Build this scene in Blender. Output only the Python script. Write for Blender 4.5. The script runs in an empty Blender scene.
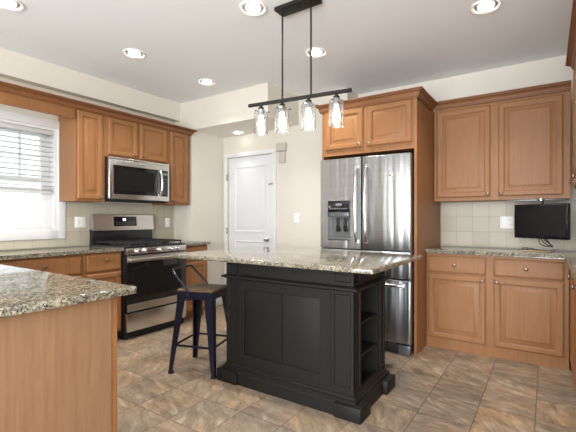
import bpy, bmesh, math, random
from mathutils import Vector, Matrix
random.seed(7)
S = bpy.context.scene
COL = S.collection
PI = math.pi

# ------------------------------------------------------------------ camera
cam_d = bpy.data.cameras.new('camera')
cam = bpy.data.objects.new('camera', cam_d)
COL.objects.link(cam)
cam.location = (4.0966, 0.4712, 1.1991)
cam.rotation_euler = (PI / 2, 0, 0.5903)
cam_d.sensor_width = 36.0
cam_d.lens = 387.485 / 576 * 36.0
cam_d.shift_y = 2.648 / 576
cam_d.clip_start = 0.02
S.camera = cam

# ------------------------------------------------------------------ colour management
S.view_settings.view_transform = 'Standard'
S.view_settings.look = 'None'
S.view_settings.gamma = 1.0
S.view_settings.exposure = 0.08
S.view_settings.use_curve_mapping = False
S.cycles.use_denoising = True
S.cycles.max_bounces = 8
S.cycles.diffuse_bounces = 5
S.cycles.transparent_max_bounces = 12
S.cycles.caustics_reflective = False
S.cycles.caustics_refractive = False
S.cycles.sample_clamp_indirect = 6.0

# ------------------------------------------------------------------ world (daylight)
W = bpy.data.worlds.new('daylight')
S.world = W
W.use_nodes = True
bgn = W.node_tree.nodes['Background']
bgn.inputs['Color'].default_value = (0.82, 0.91, 1.0, 1)
bgn.inputs['Strength'].default_value = 2.2


def area_light(name, loc, rot, sx, sy, power, color=(1, 1, 1), shape='RECTANGLE'):
    d = bpy.data.lights.new(name, 'AREA')
    d.shape = shape
    d.size = sx
    if shape in ('RECTANGLE', 'ELLIPSE'):
        d.size_y = sy
    d.energy = power
    d.color = color
    o = bpy.data.objects.new(name, d)
    o.location = loc
    o.rotation_euler = rot
    COL.objects.link(o)
    return o


# added fill light behind the camera for unseen daylight, tilted up to lift the ceiling
area_light('rear_daylight_fill', (4.1, -2.2, 1.30), (PI / 2 + 0.22, 0, 0), 3.6, 2.3, 385, (0.91, 0.965, 1.0))
SUN = bpy.data.lights.new('sun', 'SUN')
SUN.energy = 6.0
SUN.angle = math.radians(0.6)
SUN.color = (0.97, 0.985, 1.0)
sun = bpy.data.objects.new('sun', SUN)
COL.objects.link(sun)
sun.rotation_euler = Vector((0.38, 0.75, 0.55)).to_track_quat('Z', 'Y').to_euler()
CAN_POWER = 9.5
CAN_COLOR = (1.0, 0.96, 0.90)


# ------------------------------------------------------------------ materials
def nt(m):
    m.use_nodes = True
    t = m.node_tree
    return t, t.nodes, t.links, t.nodes['Principled BSDF']


def simple(name, col, rough=0.5, metal=0.0, spec=0.5, bump=0.0, bscale=40.0, emit=0.0, ecol=None, coat=0.0):
    m = bpy.data.materials.new(name)
    t, n, l, p = nt(m)
    p.inputs['Base Color'].default_value = (*col, 1)
    p.inputs['Roughness'].default_value = rough
    p.inputs['Metallic'].default_value = metal
    p.inputs['Specular IOR Level'].default_value = spec
    p.inputs['Coat Weight'].default_value = coat
    if emit:
        p.inputs['Emission Color'].default_value = (*(ecol or col), 1)
        p.inputs['Emission Strength'].default_value = emit
    # faint tonal variation so no surface is a dead flat colour
    tc = n.new('ShaderNodeTexCoord')
    ns = n.new('ShaderNodeTexNoise')
    ns.inputs['Scale'].default_value = bscale
    ns.inputs['Detail'].default_value = 3
    l.new(tc.outputs['Object'], ns.inputs['Vector'])
    mx = n.new('ShaderNodeMix')
    mx.data_type = 'RGBA'
    mx.inputs['A'].default_value = (*[c * 0.96 for c in col], 1)
    mx.inputs['B'].default_value = (*[min(1, c * 1.04) for c in col], 1)
    l.new(ns.outputs['Fac'], mx.inputs['Factor'])
    l.new(mx.outputs['Result'], p.inputs['Base Color'])
    if bump:
        b = n.new('ShaderNodeBump')
        b.inputs['Strength'].default_value = bump
        b.inputs['Distance'].default_value = 0.002
        l.new(ns.outputs['Fac'], b.inputs['Height'])
        l.new(b.outputs['Normal'], p.inputs['Normal'])
    return m


def ramp(n, stops, interp='LINEAR'):
    r = n.new('ShaderNodeValToRGB')
    r.color_ramp.interpolation = interp
    e = r.color_ramp.elements
    while len(e) > 1:
        e.remove(e[-1])
    e[0].position = stops[0][0]
    e[0].color = (*stops[0][1], 1)
    for pos, c in stops[1:]:
        k = e.new(pos)
        k.color = (*c, 1)
    return r


def wood(name, c0, c1, c2, rough=0.45, grain=1.0, axis=2, coat=0.0, spec=0.3):
    m = bpy.data.materials.new(name)
    t, n, l, p = nt(m)
    tc = n.new('ShaderNodeTexCoord')
    oi = n.new('ShaderNodeObjectInfo')
    mul = n.new('ShaderNodeVectorMath')
    mul.operation = 'SCALE'
    mul.inputs[0].default_value = (7, 5, 9)
    l.new(oi.outputs['Random'], mul.inputs['Scale'])
    add = n.new('ShaderNodeVectorMath')
    add.operation = 'ADD'
    l.new(tc.outputs['Object'], add.inputs[0])
    l.new(mul.outputs[0], add.inputs[1])
    mp = n.new('ShaderNodeMapping')
    sc = [26.0, 26.0, 26.0]
    sc[axis] = 1.6
    mp.inputs['Scale'].default_value = sc
    l.new(add.outputs[0], mp.inputs['Vector'])
    ns = n.new('ShaderNodeTexNoise')
    ns.inputs['Scale'].default_value = 2.2 * grain
    ns.inputs['Detail'].default_value = 6
    ns.inputs['Roughness'].default_value = 0.62
    ns.inputs['Distortion'].default_value = 0.6
    l.new(mp.outputs[0], ns.inputs['Vector'])
    r = ramp(n, [(0.25, c0), (0.5, c1), (0.78, c2)])
    l.new(ns.outputs['Fac'], r.inputs['Fac'])
    big = n.new('ShaderNodeTexNoise')
    big.inputs['Scale'].default_value = 2.5
    l.new(add.outputs[0], big.inputs['Vector'])
    mx = n.new('ShaderNodeMix')
    mx.data_type = 'RGBA'
    mx.blend_type = 'MULTIPLY'
    br = ramp(n, [(0.3, (0.90, 0.88, 0.86)), (0.7, (1.0, 1.0, 1.0))])
    l.new(big.outputs['Fac'], br.inputs['Fac'])
    mx.inputs['Factor'].default_value = 1.0
    l.new(r.outputs['Color'], mx.inputs['A'])
    l.new(br.outputs['Color'], mx.inputs['B'])
    l.new(mx.outputs['Result'], p.inputs['Base Color'])
    p.inputs['Roughness'].default_value = rough
    p.inputs['Coat Weight'].default_value = coat
    p.inputs['Coat Roughness'].default_value = 0.25
    p.inputs['Specular IOR Level'].default_value = spec
    b = n.new('ShaderNodeBump')
    b.inputs['Strength'].default_value = 0.05
    b.inputs['Distance'].default_value = 0.001
    l.new(ns.outputs['Fac'], b.inputs['Height'])
    l.new(b.outputs['Normal'], p.inputs['Normal'])
    return m


def granite_mat():
    m = bpy.data.materials.new('speckled_granite')
    t, n, l, p = nt(m)
    tc = n.new('ShaderNodeTexCoord')
    dist = n.new('ShaderNodeTexNoise')
    dist.inputs['Scale'].default_value = 60
    dist.inputs['Detail'].default_value = 2
    l.new(tc.outputs['Object'], dist.inputs['Vector'])
    ad = n.new('ShaderNodeVectorMath')
    ad.operation = 'MULTIPLY_ADD'
    ad.inputs[1].default_value = (0.012, 0.012, 0.012)
    l.new(dist.outputs['Color'], ad.inputs[0])
    l.new(tc.outputs['Object'], ad.inputs[2])

    def vor(scale, stops):
        v = n.new('ShaderNodeTexVoronoi')
        v.inputs['Scale'].default_value = scale
        l.new(ad.outputs[0], v.inputs['Vector'])
        sp = n.new('ShaderNodeSeparateColor')
        l.new(v.outputs['Color'], sp.inputs[0])
        r = ramp(n, stops, 'CONSTANT')
        l.new(sp.outputs[0], r.inputs['Fac'])
        return r, sp
    a, sa = vor(125, [(0.0, (0.006, 0.007, 0.008)), (0.25, (0.045, 0.040, 0.032)), (0.38, (0.20, 0.165, 0.12)),
                     (0.48, (0.33, 0.29, 0.215)), (0.66, (0.45, 0.42, 0.34)), (0.84, (0.21, 0.21, 0.20))])
    b2, sb = vor(270, [(0.0, (0.006, 0.006, 0.006)), (0.26, (0.15, 0.135, 0.10)), (0.38, (0.33, 0.295, 0.23)),
                       (0.75, (0.47, 0.445, 0.38))])
    mx = n.new('ShaderNodeMix')
    mx.data_type = 'RGBA'
    mx.inputs['Factor'].default_value = 0.45
    l.new(a.outputs['Color'], mx.inputs['A'])
    l.new(b2.outputs['Color'], mx.inputs['B'])
    bigv = n.new('ShaderNodeTexNoise')
    bigv.inputs['Scale'].default_value = 14
    bigv.inputs['Detail'].default_value = 4
    l.new(tc.outputs['Object'], bigv.inputs['Vector'])
    br = ramp(n, [(0.35, (0.66, 0.62, 0.57)), (0.52, (0.90, 0.89, 0.86)), (0.68, (0.98, 0.90, 0.76))])
    l.new(bigv.outputs['Fac'], br.inputs['Fac'])
    m2 = n.new('ShaderNodeMix')
    m2.data_type = 'RGBA'
    m2.blend_type = 'MULTIPLY'
    m2.inputs['Factor'].default_value = 1
    l.new(mx.outputs['Result'], m2.inputs['A'])
    l.new(br.outputs['Color'], m2.inputs['B'])
    l.new(m2.outputs['Result'], p.inputs['Base Color'])
    p.inputs['Roughness'].default_value = 0.05
    p.inputs['Specular IOR Level'].default_value = 0.55
    return m


def floor_mat():
    m = bpy.data.materials.new('slate_look_floor_tile')
    t, n, l, p = nt(m)
    T = 0.3045
    tc = n.new('ShaderNodeTexCoord')
    sep = n.new('ShaderNodeSeparateXYZ')
    l.new(tc.outputs['Object'], sep.inputs[0])

    def math_(op, a, b=None, c=None):
        k = n.new('ShaderNodeMath')
        k.operation = op
        for i, v in enumerate((a, b, c)):
            if v is None:
                continue
            if isinstance(v, (int, float)):
                k.inputs[i].default_value = v
            else:
                l.new(v, k.inputs[i])
        return k.outputs[0]
    u = math_('DIVIDE', math_('SUBTRACT', sep.outputs['X'], 4.035), T)
    v = math_('DIVIDE', math_('SUBTRACT', sep.outputs['Y'], 2.0), T)
    fu, fv = math_('FLOOR', u), math_('FLOOR', v)
    du = math_('ABSOLUTE', math_('SUBTRACT', math_('FRACT', u), 0.5))
    dv = math_('ABSOLUTE', math_('SUBTRACT', math_('FRACT', v), 0.5))
    edge = math_('MAXIMUM', du, dv)
    grout = math_('GREATER_THAN', edge, 0.4905)
    cb = n.new('ShaderNodeCombineXYZ')
    l.new(fu, cb.inputs[0])
    l.new(fv, cb.inputs[1])
    wn = n.new('ShaderNodeTexWhiteNoise')
    wn.noise_dimensions = '2D'
    l.new(cb.outputs[0], wn.inputs['Vector'])
    # each tile shifts and turns its own cleft pattern
    off = n.new('ShaderNodeVectorMath')
    off.operation = 'MULTIPLY_ADD'
    off.inputs[1].default_value = (9, 9, 9)
    l.new(wn.outputs['Color'], off.inputs[0])
    l.new(tc.outputs['Object'], off.inputs[2])
    mp = n.new('ShaderNodeMapping')
    vr = n.new('ShaderNodeVectorRotate')
    vr.rotation_type = 'Z_AXIS'
    l.new(off.outputs[0], vr.inputs['Vector'])
    l.new(math_('MULTIPLY_ADD', wn.outputs['Value'], 1.7, -0.2), vr.inputs['Angle'])
    mp.inputs['Scale'].default_value = (4.5, 13.0, 1)
    l.new(vr.outputs[0], mp.inputs['Vector'])
    veins = n.new('ShaderNodeTexNoise')
    veins.inputs['Scale'].default_value = 1.3
    veins.inputs['Detail'].default_value = 10
    veins.inputs['Roughness'].default_value = 0.72
    veins.inputs['Distortion'].default_value = 0.5
    l.new(mp.outputs[0], veins.inputs['Vector'])
    cl = n.new('ShaderNodeTexNoise')
    cl.inputs['Scale'].default_value = 3.6
    cl.inputs['Detail'].default_value = 5
    l.new(off.outputs[0], cl.inputs['Vector'])
    r1 = ramp(n, [(0.28, (0.130, 0.102, 0.080)), (0.43, (0.238, 0.182, 0.132)), (0.56, (0.33, 0.255, 0.185)),
                  (0.72, (0.53, 0.455, 0.365))])
    l.new(veins.outputs['Fac'], r1.inputs['Fac'])
    r2 = ramp(n, [(0.35, (0.80, 0.82, 0.84)), (0.5, (0.98, 0.97, 0.95)), (0.65, (1.10, 1.0, 0.88))])
    l.new(cl.outputs['Fac'], r2.inputs['Fac'])
    mx = n.new('ShaderNodeMix')
    mx.data_type = 'RGBA'
    mx.blend_type = 'MULTIPLY'
    mx.inputs['Factor'].default_value = 1
    l.new(r1.outputs['Color'], mx.inputs['A'])
    l.new(r2.outputs['Color'], mx.inputs['B'])
    tone = ramp(n, [(0.0, (0.86, 0.87, 0.89)), (0.5, (1.0, 1.0, 1.0)), (1.0, (1.15, 1.05, 0.92))])
    l.new(wn.outputs['Value'], tone.inputs['Fac'])
    m3 = n.new('ShaderNodeMix')
    m3.data_type = 'RGBA'
    m3.blend_type = 'MULTIPLY'
    m3.inputs['Factor'].default_value = 1
    l.new(mx.outputs['Result'], m3.inputs['A'])
    l.new(tone.outputs['Color'], m3.inputs['B'])
    m4 = n.new('ShaderNodeMix')
    m4.data_type = 'RGBA'
    l.new(grout, m4.inputs['Factor'])
    l.new(m3.outputs['Result'], m4.inputs['A'])
    m4.inputs['B'].default_value = (0.115, 0.095, 0.075, 1)
    l.new(m4.outputs['Result'], p.inputs['Base Color'])
    p.inputs['Roughness'].default_value = 0.38
    p.inputs['Specular IOR Level'].default_value = 0.4
    b = n.new('ShaderNodeBump')
    b.inputs['Strength'].default_value = 0.35
    b.inputs['Distance'].default_value = 0.004
    h = math_('SUBTRACT', veins.outputs['Fac'], math_('MULTIPLY', grout, 0.5))
    l.new(h, b.inputs['Height'])
    l.new(b.outputs['Normal'], p.inputs['Normal'])
    return m


def wall_tile_mat(axis, o1, o2):
    """square glazed wall tile; axis = the horizontal world axis along the wall (0 = x, 1 = y)"""
    m = bpy.data.materials.new('cream_wall_tile')
    t, n, l, p = nt(m)
    T = 0.1525
    tc = n.new('ShaderNodeTexCoord')
    sep = n.new('ShaderNodeSeparateXYZ')
    l.new(tc.outputs['Object'], sep.inputs[0])

    def mt(op, a, b=None):
        k = n.new('ShaderNodeMath')
        k.operation = op
        for i, v in enumerate((a, b)):
            if v is None:
                continue
            if isinstance(v, (int, float)):
                k.inputs[i].default_value = v
            else:
                l.new(v, k.inputs[i])
        return k.outputs[0]
    u = mt('DIVIDE', mt('SUBTRACT', sep.outputs[axis], o1), T)
    v = mt('DIVIDE', mt('SUBTRACT', sep.outputs['Z'], o2), T)
    du = mt('ABSOLUTE', mt('SUBTRACT', mt('FRACT', u), 0.5))
    dv = mt('ABSOLUTE', mt('SUBTRACT', mt('FRACT', v), 0.5))
    g = mt('GREATER_THAN', mt('MAXIMUM', du, dv), 0.484)
    cb = n.new('ShaderNodeCombineXYZ')
    l.new(mt('FLOOR', u), cb.inputs[0])
    l.new(mt('FLOOR', v), cb.inputs[1])
    wn = n.new('ShaderNodeTexWhiteNoise')
    wn.noise_dimensions = '2D'
    l.new(cb.outputs[0], wn.inputs['Vector'])
    r = ramp(n, [(0, (0.45, 0.40, 0.31)), (1, (0.51, 0.46, 0.365))])
    l.new(wn.outputs['Value'], r.inputs['Fac'])
    mx = n.new('ShaderNodeMix')
    mx.data_type = 'RGBA'
    l.new(g, mx.inputs['Factor'])
    l.new(r.outputs['Color'], mx.inputs['A'])
    mx.inputs['B'].default_value = (0.38, 0.33, 0.26, 1)
    l.new(mx.outputs['Result'], p.inputs['Base Color'])
    p.inputs['Roughness'].default_value = 0.4
    p.inputs['Specular IOR Level'].default_value = 0.3
    b = n.new('ShaderNodeBump')
    b.inputs['Strength'].default_value = 0.4
    b.inputs['Distance'].default_value = 0.002
    l.new(mt('SUBTRACT', 1.0, g), b.inputs['Height'])
    l.new(b.outputs['Normal'], p.inputs['Normal'])
    return m


def steel_mat(name, col=(0.70, 0.70, 0.695), rough=0.26, axis=0, wav=0.0):
    m = bpy.data.materials.new(name)
    t, n, l, p = nt(m)
    p.inputs['Metallic'].default_value = 1
    tc = n.new('ShaderNodeTexCoord')
    mp = n.new('ShaderNodeMapping')
    sc = [220.0, 220.0, 220.0]
    sc[axis] = 2.0
    mp.inputs['Scale'].default_value = sc
    l.new(tc.outputs['Object'], mp.inputs['Vector'])
    ns = n.new('ShaderNodeTexNoise')
    ns.inputs['Scale'].default_value = 1
    ns.inputs['Detail'].default_value = 2
    l.new(mp.outputs[0], ns.inputs['Vector'])
    r = ramp(n, [(0.3, tuple(c * 0.93 for c in col)), (0.7, tuple(min(1, c * 1.05) for c in col))])
    l.new(ns.outputs['Fac'], r.inputs['Fac'])
    l.new(r.outputs['Color'], p.inputs['Base Color'])
    p.inputs['Roughness'].default_value = rough
    if wav:
        mp2 = n.new('ShaderNodeMapping')
        mp2.inputs['Scale'].default_value = (13.0, 13.0, 0.55)
        l.new(tc.outputs['Object'], mp2.inputs['Vector'])
        n2 = n.new('ShaderNodeTexNoise')
        n2.inputs['Scale'].default_value = 1.0
        n2.inputs['Detail'].default_value = 1.5
        l.new(mp2.outputs[0], n2.inputs['Vector'])
        b = n.new('ShaderNodeBump')
        b.inputs['Strength'].default_value = wav
        b.inputs['Distance'].default_value = 0.03
        l.new(n2.outputs['Fac'], b.inputs['Height'])
        l.new(b.outputs['Normal'], p.inputs['Normal'])
    return m


def glass_mat(name, tint=(1, 1, 1), refl=0.12, edge=0.55, rough=0.03):
    m = bpy.data.materials.new(name)
    m.use_nodes = True
    t = m.node_tree
    n, l = t.nodes, t.links
    n.remove(n['Principled BSDF'])
    out = n['Material Output']
    tr = n.new('ShaderNodeBsdfTransparent')
    tr.inputs['Color'].default_value = (*tint, 1)
    gl = n.new('ShaderNodeBsdfGlossy')
    gl.inputs['Roughness'].default_value = rough
    lw = n.new('ShaderNodeLayerWeight')
    lw.inputs['Blend'].default_value = 0.35
    mp = n.new('ShaderNodeMapRange')
    mp.inputs['To Min'].default_value = refl * 0.4
    mp.inputs['To Max'].default_value = edge
    l.new(lw.outputs['Facing'], mp.inputs['Value'])
    mx = n.new('ShaderNodeMixShader')
    l.new(mp.outputs[0], mx.inputs['Fac'])
    l.new(tr.outputs[0], mx.inputs[1])
    l.new(gl.outputs[0], mx.inputs[2])
    l.new(mx.outputs[0], out.inputs['Surface'])
    return m


def black_paint_mat():
    m = simple('worn_black_paint', (0.009, 0.0085, 0.008), 0.5, spec=0.2)
    t, n, l, p = nt(m)
    tc = n.new('ShaderNodeTexCoord')
    g = n.new('ShaderNodeNewGeometry')
    ns = n.new('ShaderNodeTexNoise')
    ns.inputs['Scale'].default_value = 38
    ns.inputs['Detail'].default_value = 4
    l.new(tc.outputs['Object'], ns.inputs['Vector'])
    r = ramp(n, [(0.72, (0.012, 0.011, 0.010)), (0.80, (0.10, 0.085, 0.07))])
    l.new(ns.outputs['Fac'], r.inputs['Fac'])
    l.new(r.outputs['Color'], p.inputs['Base Color'])
    return m


M = {}
M['wall'] = simple('warm_white_wall_paint', (0.665, 0.62, 0.545), 0.75, spec=0.2, bump=0.04, bscale=120)
M['ceiling'] = simple('ceiling_paint', (0.86, 0.88, 0.90), 0.85, spec=0.1, bump=0.05, bscale=90)
M['floor'] = floor_mat()
M['wood'] = wood('cinnamon_maple', (0.245, 0.108, 0.041), (0.285, 0.130, 0.051), (0.32, 0.152, 0.063))
M['wood_light'] = wood('maple_panel', (0.195, 0.106, 0.057), (0.232, 0.130, 0.072), (0.268, 0.157, 0.090), rough=0.45, coat=0.05)
M['crown'] = wood('dark_glazed_maple', (0.165, 0.066, 0.026), (0.205, 0.084, 0.033), (0.245, 0.105, 0.043))
M['wood_dark'] = simple('cabinet_interior_shadow_wood', (0.12, 0.055, 0.025), 0.6)
M['granite'] = granite_mat()
M['tile_y'] = wall_tile_mat(1, 0.05, 0.913)
M['tile_x'] = wall_tile_mat(0, 3.149, 0.913)
M['white'] = simple('white_trim_paint', (0.70, 0.695, 0.69), 0.4, spec=0.4)
M['door_white'] = simple('white_door_paint', (0.69, 0.69, 0.70), 0.4, spec=0.4)
M['plastic'] = simple('white_plastic', (0.88, 0.87, 0.84), 0.4)
M['cream'] = simple('aged_cream_plastic', (0.52, 0.48, 0.41), 0.5)
M['alcove_ceiling'] = simple('alcove_ceiling_paint', (0.85, 0.82, 0.77), 0.85, spec=0.1)
M['blind'] = simple('white_blind_slat', (0.60, 0.595, 0.58), 0.45)
M['cord'] = simple('white_cord', (0.70, 0.70, 0.68), 0.7)
M['steel'] = steel_mat('brushed_stainless_steel', axis=0)
M['steel_f'] = steel_mat('wavy_brushed_stainless_steel', (0.36, 0.36, 0.36), 0.31, axis=0, wav=0.45)
M['handle'] = steel_mat('satin_steel_bar', (0.70, 0.70, 0.70), 0.2, axis=2)
M['nickel'] = simple('antique_nickel', (0.26, 0.21, 0.16), 0.36, metal=1.0)
M['chrome'] = simple('polished_chrome', (0.75, 0.75, 0.76), 0.1, metal=1.0)
M['gloss_black'] = simple('gloss_black_glass', (0.008, 0.008, 0.009), 0.06, spec=0.6)
M['black'] = simple('black_enamel', (0.012, 0.012, 0.014), 0.3)
M['iron'] = simple('cast_iron', (0.015, 0.015, 0.018), 0.55)
M['dark_gap'] = simple('dark_rubber', (0.010, 0.010, 0.010), 0.7)
M['tv'] = simple('matte_black_screen', (0.006, 0.006, 0.006), 0.35, spec=0.3)
M['bronze'] = simple('oil_rubbed_bronze', (0.010, 0.009, 0.008), 0.5, spec=0.25)
M['socket'] = simple('aged_brass_socket', (0.16, 0.145, 0.125), 0.45, metal=0.2)
M['island'] = black_paint_mat()
M['navy'] = simple('navy_blue_metal', (0.009, 0.012, 0.026), 0.32, metal=0.2, spec=0.5, coat=0.2)
M['seatwood'] = wood('rustic_elm_seat', (0.085, 0.055, 0.030), (0.15, 0.102, 0.058), (0.215, 0.155, 0.095), rough=0.5, axis=0, coat=0.0)
M['glass'] = glass_mat('clear_shade_glass', (0.98, 0.98, 0.98), 0.25, 0.55, 0.22)
M['pane'] = glass_mat('window_pane_glass', (0.97, 0.98, 0.98), 0.10, 0.5)
M['bulb'] = simple('lit_bulb', (1, 0.95, 0.88), 0.3, emit=9.0, ecol=(1.0, 0.93, 0.82))
M['lens'] = simple('lit_can_lens', (1, 0.97, 0.92), 0.3, emit=14.0, ecol=(1.0, 0.965, 0.91))
M['canring'] = simple('white_can_trim', (0.78, 0.76, 0.73), 0.4)
M['canbaffle'] = simple('grey_can_baffle', (0.30, 0.29, 0.28), 0.35, metal=0.5)
M['siding'] = simple('white_vinyl_siding', (0.80, 0.81, 0.82), 0.55)
M['display'] = simple('lit_clock_digits', (0.9, 0.95, 1.0), 0.4, emit=2.5)
M['display_dim'] = simple('grey_key_print', (0.20, 0.20, 0.21), 0.5)
M['beige'] = simple('wooden_trinket', (0.55, 0.40, 0.22), 0.6)
M['dispenser'] = simple('dispenser_grey', (0.13, 0.135, 0.14), 0.3, metal=0.4)


# ------------------------------------------------------------------ geometry helpers
def obj(name, bm, mat, parent=None, smooth=True, angle=35):
    me = bpy.data.meshes.new(name)
    bmesh.ops.recalc_face_normals(bm, faces=bm.faces)
    bm.to_mesh(me)
    bm.free()
    me.materials.append(mat)
    if smooth:
        for f in me.polygons:
            f.use_smooth = True
        me.set_sharp_from_angle(angle=math.radians(angle))
    o = bpy.data.objects.new(name, me)
    COL.objects.link(o)
    if parent is not None:
        o.parent = parent
    return o


def tag(o, label=None, cat=None, group=None, kind=None):
    if label:
        o['label'] = label
    if cat:
        o['category'] = cat
    if group:
        o['group'] = group
    if kind:
        o['kind'] = kind
    return o


def thing(name, label, cat, loc=(0, 0, 0), rz=0.0, group=None):
    o = bpy.data.objects.new(name, None)
    o.empty_display_size = 0.1
    o.location = loc
    o.rotation_euler = (0, 0, rz)
    COL.objects.link(o)
    return tag(o, label, cat, group)


def struct(name, bm, mat, parent=None, **k):
    o = obj(name, bm, mat, parent, **k)
    if parent is None:
        o['kind'] = 'structure'
    return o


def NB():
    return bmesh.new()


def box(bm, x0, x1, y0, y1, z0, z1, bev=0.0, seg=2):
    t = bmesh.new()
    vs = [t.verts.new((x, y, z)) for x in (x0, x1) for y in (y0, y1) for z in (z0, z1)]
    for f in ((0, 1, 3, 2), (4, 6, 7, 5), (0, 4, 5, 1), (2, 3, 7, 6), (0, 2, 6, 4), (1, 5, 7, 3)):
        t.faces.new([vs[i] for i in f])
    if bev:
        bmesh.ops.bevel(t, geom=t.edges[:], offset=bev, segments=seg, affect='EDGES', profile=0.5)
    merge(bm, t)
    return bm


def merge(bm, t, mat=None):
    if mat is not None:
        bmesh.ops.transform(t, matrix=mat, verts=t.verts[:])
    mp = {}
    for v in t.verts:
        mp[v] = bm.verts.new(v.co)
    for f in t.faces:
        try:
            bm.faces.new([mp[v] for v in f.verts])
        except ValueError:
            pass
    t.free()


def bx(*a, **k):
    return box(NB(), *a, **k)


def prism(poly, z0, z1, bev=0.0, seg=2):
    bm = NB()
    lo = [bm.verts.new((x, y, z0)) for x, y in poly]
    hi = [bm.verts.new((x, y, z1)) for x, y in poly]
    n = len(poly)
    bm.faces.new(lo[::-1])
    bm.faces.new(hi)
    for i in range(n):
        bm.faces.new([lo[i], lo[(i + 1) % n], hi[(i + 1) % n], hi[i]])
    if bev:
        bmesh.ops.bevel(bm, geom=bm.edges[:], offset=bev, segments=seg, affect='EDGES', profile=0.5)
    return bm


def lathe(bm, prof, axis_o=(0, 0, 0), axis='Z', n=24, caps=True):
    """prof = [(r, h)] along the axis"""
    rings = []
    ox, oy, oz = axis_o
    for r, h in prof:
        ring = []
        for i in range(n):
            a = 2 * PI * i / n
            c, s = r * math.cos(a), r * math.sin(a)
            if axis == 'Z':
                co = (ox + c, oy + s, oz + h)
            elif axis == 'Y':      # h runs towards -y
                co = (ox + c, oy - h, oz + s)
            else:                  # h runs towards +x
                co = (ox + h, oy + c, oz + s)
            ring.append(bm.verts.new(co))
        rings.append(ring)
    for a, b in zip(rings, rings[1:]):
        for i in range(n):
            bm.faces.new([a[i], a[(i + 1) % n], b[(i + 1) % n], b[i]])
    if caps:
        bm.faces.new(rings[0])
        bm.faces.new(rings[-1])
    return bm


def tube(bm, pts, r, n=10, caps=True):
    pts = [Vector(p) for p in pts]
    rings = []
    up = None
    for i, p in enumerate(pts):
        if i == 0:
            d = pts[1] - p
        elif i == len(pts) - 1:
            d = p - pts[i - 1]
        else:
            d = (pts[i + 1] - p).normalized() + (p - pts[i - 1]).normalized()
        d.normalize()
        if up is None:
            up = Vector((0, 0, 1)) if abs(d.z) < 0.9 else Vector((1, 0, 0))
        s = d.cross(up).normalized()
        up = s.cross(d).normalized()
        rr = r[i] if isinstance(r, (list, tuple)) else r
        rings.append([bm.verts.new(p + s * rr * math.cos(2 * PI * k / n) + up * rr * math.sin(2 * PI * k / n)) for k in range(n)])
    for a, b in zip(rings, rings[1:]):
        for i in range(n):
            bm.faces.new([a[i], a[(i + 1) % n], b[(i + 1) % n], b[i]])
    if caps:
        bm.faces.new(rings[0])
        bm.faces.new(rings[-1])
    return bm


def bar(bm, a, b, w, h, up=(0, 0, 1), w2=None, h2=None):
    """rectangular bar from a to b, w across, h along 'up'"""
    a, b = Vector(a), Vector(b)
    d = (b - a).normalized()
    u = Vector(up)
    s = d.cross(u).normalized()
    u = s.cross(d).normalized()
    w2 = w if w2 is None else w2
    h2 = h if h2 is None else h2
    v = []
    for p, ww, hh in ((a, w, h), (b, w2, h2)):
        for i, j in ((-1, -1), (1, -1), (1, 1), (-1, 1)):
            v.append(bm.verts.new(p + s * ww / 2 * i + u * hh / 2 * j))
    for f in ((0, 1, 2, 3), (7, 6, 5, 4), (0, 4, 5, 1), (1, 5, 6, 2), (2, 6, 7, 3), (3, 7, 4, 0)):
        bm.faces.new([v[i] for i in f])
    return bm


def sweep(path, prof):
    """moulding: prof = [(outward, z)] closed polygon swept along an open xy path, outward = right of travel"""
    bm = NB()
    P = [Vector((x, y)) for x, y in path]
    rings = []
    for i, p in enumerate(P):
        ns = []
        if i > 0:
            d = (p - P[i - 1]).normalized()
            ns.append(Vector((d.y, -d.x)))
        if i < len(P) - 1:
            d = (P[i + 1] - p).normalized()
            ns.append(Vector((d.y, -d.x)))
        if len(ns) == 2:
            m = (ns[0] + ns[1]).normalized()
            m = m / max(0.2, m.dot(ns[0]))
        else:
            m = ns[0]
        rings.append([bm.verts.new((p.x + m.x * o, p.y + m.y * o, z)) for o, z in prof])
    k = len(prof)
    for a, b in zip(rings, rings[1:]):
        for i in range(k):
            bm.faces.new([a[i], a[(i + 1) % k], b[(i + 1) % k], b[i]])
    bm.faces.new(rings[0])
    bm.faces.new(rings[-1])
    return bm


def crown_prof(z0, z1, out):
    h = z1 - z0
    return [(0.0, z0), (0.012, z0), (0.014, z0 + 0.12 * h), (0.020, z0 + 0.18 * h), (0.024, z0 + 0.40 * h),
            (out * 0.55, z0 + 0.62 * h), (out * 0.82, z0 + 0.74 * h), (out * 0.84, z0 + 0.82 * h), (out, z0 + 0.86 * h),
            (out, z1), (0.0, z1)]


def rings_rect(bm, x0, x1, z0, z1, yb, steps, back=True):
    """nested rectangles; steps = [(inset, outward height)], facing -y from plane yb"""
    rs = []
    for ins, h in steps:
        rs.append([bm.verts.new(c) for c in ((x0 + ins, yb - h, z0 + ins), (x1 - ins, yb - h, z0 + ins),
                                             (x1 - ins, yb - h, z1 - ins), (x0 + ins, yb - h, z1 - ins))])
    for a, b in zip(rs, rs[1:]):
        for i in range(4):
            bm.faces.new([a[i], a[(i + 1) % 4], b[(i + 1) % 4], b[i]])
    bm.faces.new(rs[-1])
    if back:
        bm.faces.new(rs[0])
    return bm


def raised_door(x0, x1, z0, z1, yb, t=0.02, fw=0.055, raise_w=0.030):
    st = [(0, 0), (0, t - 0.008), (0.004, t - 0.006), (0.010, t), (fw - 0.014, t), (fw - 0.010, t - 0.003), (fw - 0.004, t - 0.005), (fw - 0.002, t - 0.017),
          (fw + 0.006, t - 0.017), (fw + 0.008 + raise_w, t - 0.003), (fw + 0.009 + raise_w, t), (fw + 0.012 + raise_w, t)]
    return rings_rect(NB(), x0, x1, z0, z1, yb, st)


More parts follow.
